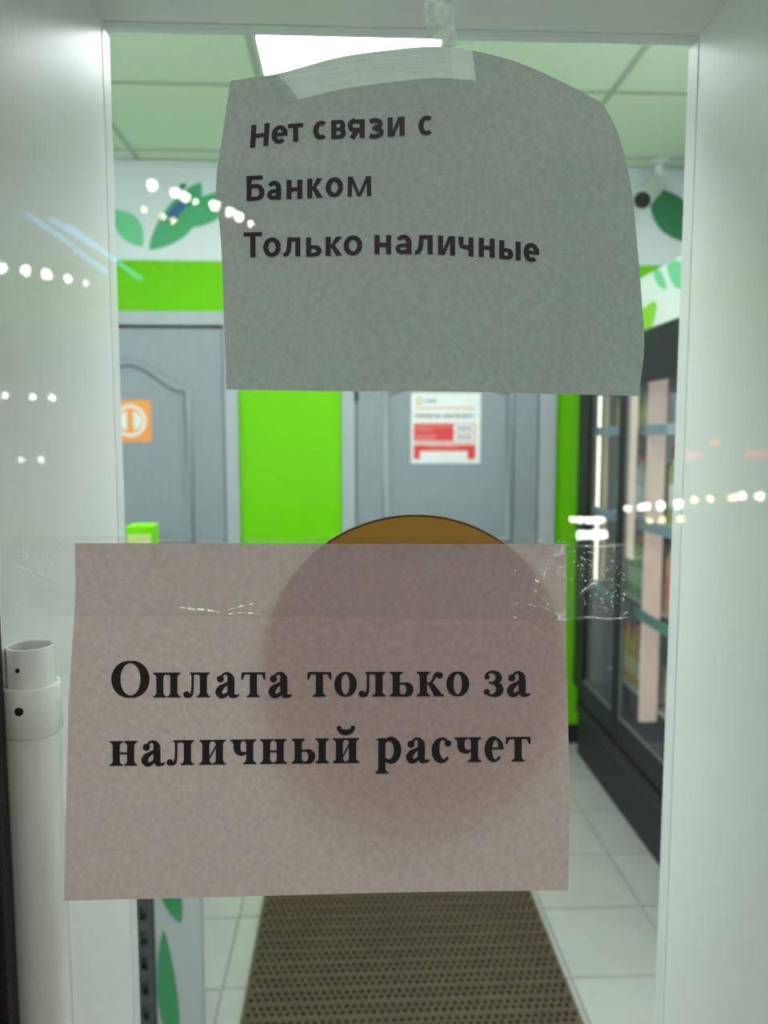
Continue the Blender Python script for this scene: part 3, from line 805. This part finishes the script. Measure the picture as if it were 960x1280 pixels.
def serif(ch, w, h, T, t):
    """bold book-face letter: thick stems T, hairlines t"""
    P = []; sh = t * .85; so = T * .42
    def stem(x, y0, y1, lo_=True, hi=True, thick=T):
        q = [rect(x, y0, x + thick, y1)]
        if lo_: q += [rect(x - so, y0, x + thick + so, y0 + sh), [(x - so*.5, y0 + sh), (x + thick + so*.5, y0 + sh), (x + thick, y0 + sh*2.4), (x, y0 + sh*2.4)]]
        if hi: q += [rect(x - so, y1 - sh, x + thick + so, y1), [(x - so*.5, y1 - sh), (x + thick + so*.5, y1 - sh), (x + thick, y1 - sh*2.4), (x, y1 - sh*2.4)]]
        return q
    if ch in 'Оо': P = band(w/2, h/2, (w-T)/2, (h-t)/2, 0, 370, T, t, 42)
    elif ch == 'п': P = stem(so, 0, h) + stem(w-so-T, 0, h) + [rect(so+T*.5, h-t*1.15, w-so-T*.5, h)]
    elif ch == 'н': P = stem(so, 0, h) + stem(w-so-T, 0, h) + [rect(so+T, h*.46, w-so-T, h*.46+t)]
    elif ch in 'ий':
        P = stem(so, 0, h) + stem(w-so-T, 0, h) + [[(so+T*.8, h*.10), (so+T*.8, h*.24), (w-so-T*.8, h*.90), (w-so-T*.8, h*.76)]]
        if ch == 'й': P += vstroke(arc(w/2, h*1.42, w*.27, h*.19, 180, 360, 16), [t*1.1 + T*.5*math.sin(PI*i/16) for i in range(17)]) + disc(w*.24, h*1.40, T*.34) + disc(w*.76, h*1.40, T*.34)
    elif ch == 'т':
        c = w/2; P = stem(c-T/2, 0, h, hi=False) + [rect(w*.02, h-t*1.1, w*.98, h)]
        P += [[(0, h*.70), (t*.8, h*.70), (w*.16, h-t), (w*.02, h)], [(w, h*.70), (w-t*.8, h*.70), (w*.84, h-t), (w*.98, h)]]
    elif ch == 'л':
        P = stem(w-so-T, 0, h) + [rect(w*.27, h-t*1.1, w-so, h), rect(w*.24, h-sh, w*.40, h)]
        P += smooth([(w*.345, h*.98), (w*.345, h*.60), (w*.335, h*.30), (w*.29, h*.10), (w*.19, h*.035), (w*.10, h*.07)], [t*1.3, t*1.2, t*1.3, t*1.5, t*1.3, t]) + disc(w*.115, h*.115, T*.47)
    elif ch == 'а':
        xs = w*.80 - T
        P = [rect(xs, h*.16, xs+T, h*.70)] + vstroke(arc(w*.44, h*.70, w*.80-T/2-w*.44, h*.30-t/2, 0, 165, 18), [T*(1-sm(i/11)) + t*1.15*sm(i/11) for i in range(19)])
        P += disc(w*.20, h*.735, T*.50)
        P += smooth([(xs+T*.2, h*.60), (w*.40, h*.50), (w*.20, h*.36), (w*.135, h*.21), (w*.21, h*.075), (w*.36, h*.06), (xs+T*.3, h*.22)], [t*1.1, t*1.7, T*.85, T*.98, T*.8, t*2.0, t*1.0])
        P += smooth([(xs+T*.5, h*.24), (xs+T*.62, h*.09), (w*.86, h*.045), (w*.995, h*.10)], [T, T*.85, t*1.5, t*.7])
    elif ch in 'ьы':
        ww = w if ch == 'ь' else w*.64
        P = stem(so, 0, h, lo_=True)
        P += [rect(so+T, 0, ww*.62, t), rect(so+T, h*.56-t, ww*.62, h*.56)]
        P += vstroke(arc(ww*.60, h*.28, ww*.40-T*.5, h*.28-t/2, -90, 90, 16), [t + (T-t)*math.sin(PI*i/16) for i in range(17)])
        if ch == 'ы': P += stem(w-so-T, 0, h)
    elif ch == 'к':
        P = stem(so, 0, h) + [rect(so+T, h*.48, w*.50, h*.48+t)]
        P += smooth([(w*.46, h*.50), (w*.60, h*.66), (w*.68, h*.86), (w*.80, h*.96)], [t*1.1, t*1.3, t*1.6, t*1.6]) + disc(w*.845, h*.845, T*.45)
        P += [[(w*.40, h*.52), (w*.56, h*.60), (w*.96, h*.04), (w*.96-T*1.15, 0)], rect(w*.62, 0, w, sh)]
    elif ch == 'з':
        P = vstroke(arc(w*.42, h*.755, w*.36, h*.225, 160, -90, 18), [t*1.2 + (T*.86-t)*sm((i-4)/8)*(1-sm((i-13)/5)) for i in range(19)])
        P += vstroke(arc(w*.44, h*.275, w*.40, h*.245, 90, -165, 18), [t*1.1 + (T-t)*math.sin(PI*min(1, i/13)) for i in range(19)])
        P += disc(w*.14, h*.775, T*.36) + disc(w*.13, h*.175, T*.42) + [rect(w*.25, h*.5, w*.5, h*.5+t)]
    elif ch == 'ч':
        P = stem(w-so-T, 0, h) + stem(so, h*.62, h, lo_=False)
        P += smooth([(so+T*.5, h*.68), (so+T*.62, h*.53), (w*.44, h*.42), (w-so-T, h*.47)], [T, T*.92, t*2.0, t])
    elif ch == 'р':
        P = stem(so*.9, -h*.44, h*.99, hi=False) + [[(0, h*.94), (so*.9+T, h*.99), (so*.9+T, h*.90), (0, h*.90)]]
        P += vstroke(arc(w*.56, h*.5, w*.44-T*.5, h*.5-t*.6, 150, -150, 24), [t*1.1 + (T-t)*math.sin(PI*i/24)**1.4 for i in range(25)])
    elif ch == 'с':
        P = vstroke(arc(w*.53, h*.5, w*.53-T*.5, h*.5-t*.6, 55, 320, 26), [t*1.3 + (T-t)*sm((i-3)/9)*(1-sm((i-15)/10)) for i in range(27)]) + disc(w*.80, h*.76, T*.46)
    elif ch == 'е':
        P = vstroke(arc(w*.52, h*.5, w*.52-T*.5, h*.5-t*.6, 2, 322, 30), [T*.62 if i < 2 else t*1.2 + (T-t)*max(math.sin(PI*min(1, max(0, (i-6)/20)))**1.1, .55*(1-sm((i-1)/6))) for i in range(31)])
        P += [rect(w*.26, h*.50, w*.98, h*.50+t)]
    return P

def letters(name, items, glyph, depth, parent, lift, sw):
    """items: (char, x0, x1, baseline y at x0, at x1, height, lean)"""
    V, F = [], []
    for (ch, x0, x1, yb0, yb1, h, lean) in items:
        wd = x1 - x0
        for poly in glyph(ch, wd, h, *sw(h)):
            # split long polygons so that they follow the curve of the sheet
            n = len(V)
            for (gx_, gy_) in poly:
                px = x0 + gx_ + lean * gy_; py = lerp(yb0, yb1, gx_ / wd) - gy_
                V.append(at(px, py, depth(px, py) - lift))
            F.append(tuple(range(n, len(V))))
    o = mesh(name, V, F, M['ink'], parent)
    return o
SW1 = lambda h: (6.5, 5.3)
h1, H1 = 23.6, 30.5
L1 = [('Н', 312.5, 335.5, 185, 182, 28.5, .06), ('е', 339, 359, 180.5, 178.5, 23, .03), ('т', 360, 379, 178, 176.5, 23, .0),
      ('с', 391.5, 409, 175, 174, 23.5, 0), ('в', 414, 432.5, 174, 173, h1, 0), ('я', 436, 456, 173, 172.5, h1, 0), ('з', 460.5, 479.5, 172.5, 171.5, h1, 0), ('и', 484.5, 506, 171, 169.5, 24, 0),
      ('с', 523, 541.5, 169.5, 168.5, 24.5, 0)]
L2 = [('Б', 308, 330.5, 251.5, 250.5, 31.5, .0), ('а', 333.5, 351.5, 250.5, 249.5, 24, 0), ('н', 358, 378, 249, 248.5, 24, 0), ('к', 384, 404, 248, 247, 24.5, 0), ('о', 407, 429, 247, 246, 25, 0), ('м', 433, 465.5, 246, 245, 25, 0)]
L3a = [('Т', 304.5, 327.5, 322, 321.5, 31.5, 0), ('о', 329, 351, 321.5, 321, 24.5, 0), ('л', 354, 375.5, 321, 320.5, 24, 0), ('ь', 382.5, 402, 321, 320.5, 24, 0), ('к', 407, 428, 320, 319.5, 24, 0), ('о', 429.5, 453, 319.5, 319, 25, 0)]
L3b = [('н', 468, 489, 318, 318, 24.3, 0), ('а', 494, 514.5, 318, 318, 24.5, 0), ('л', 518.5, 541, 318, 318, 24.2, 0), ('и', 547.5, 569, 318.5, 319.5, 24.2, 0), ('ч', 573, 592, 319.5, 321, 24, 0), ('н', 598.5, 618.5, 321, 322.5, 24, 0), ('ы', 624, 651, 323.5, 326, 23.6, 0), ('е', 654.5, 674, 326.5, 328.5, 23.8, 0)]
for items in (L1[:3], L1[3:8], L1[8:], L2, L3a, L3b):
    letters('printed_word', items, sans, depth_up, up, .0006, SW1)
SW2 = lambda h: (9.0 if h < 40 else 11.5, 2.6)
def row(txt, boxes, y0, y1, x_0, x_1, h, caps=None):
    out = []
    for ch, (a, b) in zip(txt, boxes):
        f = lambda x: lerp(y0, y1, (x - x_0) / (x_1 - x_0))
        out.append((ch, a, b, f(a), f(b), (caps if caps and ch == 'О' else h), 0))
    return out
W1 = row('Оплата', [(139, 187), (191.5, 225.6), (229.4, 262.5), (269.6, 299), (301.4, 332), (336, 365)], 872.2, 871.4, 139, 364, 31.3, 46)
W2 = row('только', [(384, 414.5), (417.8, 446), (448.5, 482), (487, 517), (521, 555), (558, 586.5)], 871, 870.3, 384, 586, 30.9)
W3 = row('за', [(605.5, 628.5), (634, 663)], 870.2, 870, 605, 661, 31)
W4 = row('наличный', [(137, 171.6), (177, 206.5), (208.5, 242.5), (249, 282.5), (288, 320.5), (325, 358.5), (364.5, 411), (416, 449)], 957.6, 953.6, 137, 449, 31.2)
W5 = row('расчет', [(469.5, 501.5), (508, 537), (540, 565), (568, 601.5), (606, 630), (632, 663.5)], 953.4, 952, 470, 663, 31)
for items in (W1, W2, W3, W4, W5):
    letters('printed_word', items, serif, depth_low, lo, .0005, SW2)

# ---------------------------------------------------------------- clear tape
def tape(name, top, bot, depth, m, label, nu=90, nv=14, wrinkle=None):
    P = []
    for j in range(nv + 1):
        for i in range(nu + 1):
            a, b = curve(top, i / nu), curve(bot, i / nu); x, y = lerp(a[0], b[0], j/nv), lerp(a[1], b[1], j/nv)
            P.append(at(x, y, depth(x, y) - (wrinkle(x, y) if wrinkle else 0)))
    F = [(j*(nu+1)+i, (j+1)*(nu+1)+i, (j+1)*(nu+1)+i+1, j*(nu+1)+i+1) for j in range(nv) for i in range(nu)]
    o = mesh(name, P, F, m, None, True)
    return tag(o, label, 'tape', 'clear tape holding the paper notices')
def depth_tape(x, y):
    over = sm((x - 70) / 26) * (1 - sm((x - 706) / 20))
    s = max(0, (y - 690) / 430)
    return YG - .0007 - over * (.0016 - .0007 + .022 * s ** 1.25 + .0012 * s * abs(math.sin((x - 80) / 95)) + .0004)
def wrinkles(x, y):
    k = .00035 * math.exp(-((y - 764 - 4*math.sin(x/17)) / 3.0) ** 2) * (.4 + .6*abs(math.sin(x / 23)))
    if x > 708:
        k += .00030 * abs(math.sin(x / 3.7 + y / 9.0) * math.sin(y / 4.1 - x / 11)) + .0009 * math.exp(-((x - 740) / 12) ** 2 - ((y - 735 + (x - 740)*.9) / 5) ** 2)
        k += .0004 * math.exp(-((y - 683) / 3) ** 2) * abs(math.sin(x / 5))
    elif x < 92:
        k += .00025 * math.exp(-((y - 715 - x*.2) / 2.5) ** 2) * abs(math.sin(x / 6))
    return k
tp1 = tape('clear_tape', [(2, 684), (22, 668), (90, 670), (300, 671), (500, 672), (700, 675), (782, 678)], [(2, 766), (60, 769), (200, 770), (400, 772), (600, 774), (700, 776), (784, 775)],
     depth_tape, M['tape'], 'wide clear tape strip across the top of the lower notice', 260, 36, wrinkles)
LAMPPOS = Vector((.1, -1.1, 3.1))
def fold(pts, wpx, bulge):
    """a lifted lip of the tape, tilted upwards so that the added lamp glints in it"""
    V, F = [], []; n, mm_ = 60, 8
    cx_, cy_ = curve(pts, .5); pc = at(cx_, cy_, depth_tape(cx_, cy_))
    nv = ((Vector((0, 0, EYE)) - pc).normalized() + (LAMPPOS - pc).normalized()).normalized()
    sl, lean = nv.z / -nv.y, nv.x / -nv.y
    xs = [p[0] for p in pts]; xr = max(xs) if lean > 0 else min(xs)
    ymin = min(p[1] for p in pts) - wpx * .4; sle = sl - ((depth_tape(cx_, cy_ - 1) - depth_tape(cx_, cy_ + 1)) / .00096)
    for i in range(n + 1):
        x, y = curve(pts, i / n); wv = wpx * (.25 + .75 * math.sin(PI * i / n) ** .7) * (.8 + .2 * math.sin(i * .9))
        for j in range(mm_ + 1):
            t = j / mm_; yy = y + (t - .5) * wv
            d = .00048 * (sle * (yy - ymin) + lean * (xr - x) + .16 * wv * (t - .5) ** 2) + .00004 * math.sin(x * .5 + t)
            V.append(at(x, yy, depth_tape(x, yy) - .0003 - d))
    F = [(i*(mm_+1)+j, i*(mm_+1)+j+1, (i+1)*(mm_+1)+j+1, (i+1)*(mm_+1)+j) for i in range(n) for j in range(mm_)]
    return mesh('tape_fold', V, F, M['tapefold'], tp1, True)
for pts, wpx, bg_ in (([(224, 760), (240, 763), (256, 764), (274, 766)], 9, .0009), ([(282, 769), (300, 767), (326, 768)], 5, .0006), ([(284, 763), (304, 758), (322, 755)], 5, .0006),
                      ([(674, 757), (690, 764), (704, 771), (716, 774)], 5, .0006), ([(714, 773), (735, 772), (760, 774), (788, 772)], 5, .0005), ([(778, 770), (786, 764)], 5, .0006),
                      ([(18, 707), (40, 715), (60, 721), (88, 724)], 3.5, .0005), ([(722, 746), (735, 735), (750, 727)], 11, .0012), ([(712, 681), (745, 684), (782, 681)], 4, .0005)):
    fold(pts, wpx, bg_)
V, F = [], []; rb = random.Random(11)
for k in range(70):
    x, y = (rb.uniform(712, 786), rb.uniform(682, 772)) if k < 58 else (rb.uniform(8, 88), rb.uniform(672, 765))
    a, b = rb.uniform(.6, 2.6), rb.uniform(.5, 1.6); th = rb.uniform(0, PI); n = len(V)
    V.append(at(x, y, depth_tape(x, y) - .0009))
    for q in range(8):
        u, v = a*math.cos(q*PI/4)*rb.uniform(.7, 1.2), b*math.sin(q*PI/4)
        X_, Y_ = x + u*math.cos(th) - v*math.sin(th), y + u*math.sin(th) + v*math.cos(th)
        V.append(at(X_, Y_, depth_tape(X_, Y_) - .0004))
    F += [(n, n + 1 + q, n + 1 + (q + 1) % 8) for q in range(8)]
ab = mesh('air_bubbles', V, F, M['tapebubble'], tp1, True); ab['kind'] = 'stuff'
tape('clear_tape', [(523, -40), (560, -40)], [(537.5, 57), (572, 57)], lambda x, y: YB + .0008, M['tapegum'], 'short upright clear tape strip above the upper notice', 8, 16)
def dup_up(x, y): return depth_up(x, y) - .0007
tape('clear_tape', [(333, 96), (400, 79), (470, 65), (545, 59.5), (562, 61)], [(348, 133), (400, 120), (460, 110), (540, 103), (566, 104)], dup_up, M['tapemilk'], 'clear tape strip along the top edge of the upper notice', 40, 10)

# ---------------------------------------------------------------- the night street behind the camera: lamps mirrored in the glass
def behind(px, py, D):
    p = at(px, py, D); return Vector((p.x, 2 * YG - D, p.z))
def festoon(label, spots, D, rad, col, s, h=1.0):
    t = thing('string_light', label, 'light', 'strings of street lights')
    m = bulb_mat('street_bulb', col, s * 2.2)
    pts = [behind(x, y, D) for x, y, k in spots]
    for p, (x, y, k) in zip(pts, spots):
        r = rad * .78 * k * D / 960
        lathe('bulb', [(r*math.sin(PI*i/10) + 1e-4, -r*math.cos(PI*i/10)) for i in range(11)], m, t, 16, p)
    top = max(p.z for p in pts) + .25
    a, b = pts[0], pts[-1]
    for q in (a, b): sweep('lamp_post', [(q.x, q.y - .12, 0), (q.x, q.y - .12, max(.05, q.z))], .03, M['cable'], t)
    if len(pts) > 1: sweep('cable', [p + Vector((0, -.13, 0)) for p in pts], .012, M['cable'], t)
white, warm, cold = (1, .98, .92), (1, .80, .45), (.85, .95, 1)
festoon('warm string of lamps across the street mirrored over the printed leaves', [(190, 231, 1), (219, 241, .95), (231, 246, .95), (244, 252, .5)], 13.2, 7.2, (1, .96, .82), 30)
festoon('duplicate string of lamps standing in for the second reflection at the upper notice', [(268, 257, 1), (287, 265, .95), (299, 271, .95), (313, 280, .55)], 13.6, 7.0, (1, .96, .82), 30)  # added copy of the first string, imitating its doubled reflection
festoon('small faint string of lamps mirrored below the leaf print', [(180, 262, .8), (204, 271, .8), (217, 276, .8)], 13, 5.0, (1, .85, .55), 18)
festoon('string of lamps mirrored on the left lining', [(2, 335, 1), (33, 338, 1), (58, 343, 1), (85, 348, .7), (107, 354, .5)], 12.6, 7.5, (1, .97, .88), 24)
festoon('three small lamps mirrored half way up the left lining', [(6, 495, 1), (41, 496, 1), (65, 497, 1)], 12.2, 4.4, white, 20)
festoon('two small bluish lamps mirrored low on the left lining', [(26, 575, 1), (51, 575, 1)], 11, 3.8, cold, 16)
festoon('row of white lamps mirrored across the refrigerator', [(785, 636, .8), (801, 634, .9), (808, 633, 1), (826, 632, 1.2), (848, 630, 1.2), (928, 620, 1), (950, 620, 1.05)], 9.6, 6.0, white, 26)
festoon('row of amber lamps mirrored on the right lining', [(868, 625, 1), (888, 624, 1), (916, 622, 1.1)], 9.3, 5.6, (1, .80, .42), 16)
festoon('amber lamps mirrored below the white row', [(812, 651, .9), (828, 650, 1), (851, 649, 1.1)], 9.0, 5.2, (1, .82, .45), 18)
festoon('cluster of white lamps mirrored above the tape end', [(716, 650, .8), (725, 650, 1), (735, 650, 1), (742, 651, 1), (752, 650, 1)], 8.7, 5.6, white, 28)
def neon(name, label, segs, D, rad, col, s):
    t = thing(name, label, 'light')
    m = bulb_mat('neon_tube', col, s * 2.0)
    for (a, b) in segs:
        sweep('light_tube', [behind(*a, D), behind(*b, D)], rad * D / 960, m, t)
    p = behind(*segs[0][0], D)
    sweep('lamp_post', [(p.x, p.y - .1, 0), (p.x, p.y - .1, p.z)], .03, M['cable'], t)
neon('neon_sign', 'slanting blue neon tubes mirrored across the left lining', [((33, 267), (90, 306)), ((62, 273), (138, 320)), ((84, 280), (152, 330)), ((92, 310), (134, 340)), ((140, 322), (176, 349))], 11.6, 2.4, (.16, .48, 1), 5)
neon('tube_lamp', 'white tube lamp mirrored just above the tape end', [((722, 669), (758, 668))], 8.4, 5.5, (.92, .98, 1), 24)
neon('red_sign', 'small red sign lights mirrored on the right lining', [((858, 570), (875, 569)), ((934, 568), (962, 567)), ((889, 553), (898, 553))], 10.4, 4, (1, .10, .08), 4)


# unseen lamp added on a post behind the camera, for glints in the tape
t = thing('glint_lamp', 'unseen white lamp on a bent post, added outside for glints in the tape', 'lamp')
lathe('globe', [(.055*math.sin(PI*i/12) + 1e-4, -.055*math.cos(PI*i/12)) for i in range(13)], bulb_mat('glint_lamp_glow', (1, .97, .9), 200), t, 20, (.1, -1.1, 3.1))
sweep('post', [(.9, -2.3, 0), (.9, -2.3, 3.1), (.8, -2.15, 3.26), (.45, -1.6, 3.3), (.1, -1.1, 3.22)], .025, M['cable'], t)
lathe('cap', [(.03, 0), (.02, .055)], M['cable'], t, 16, (.1, -1.1, 3.15))
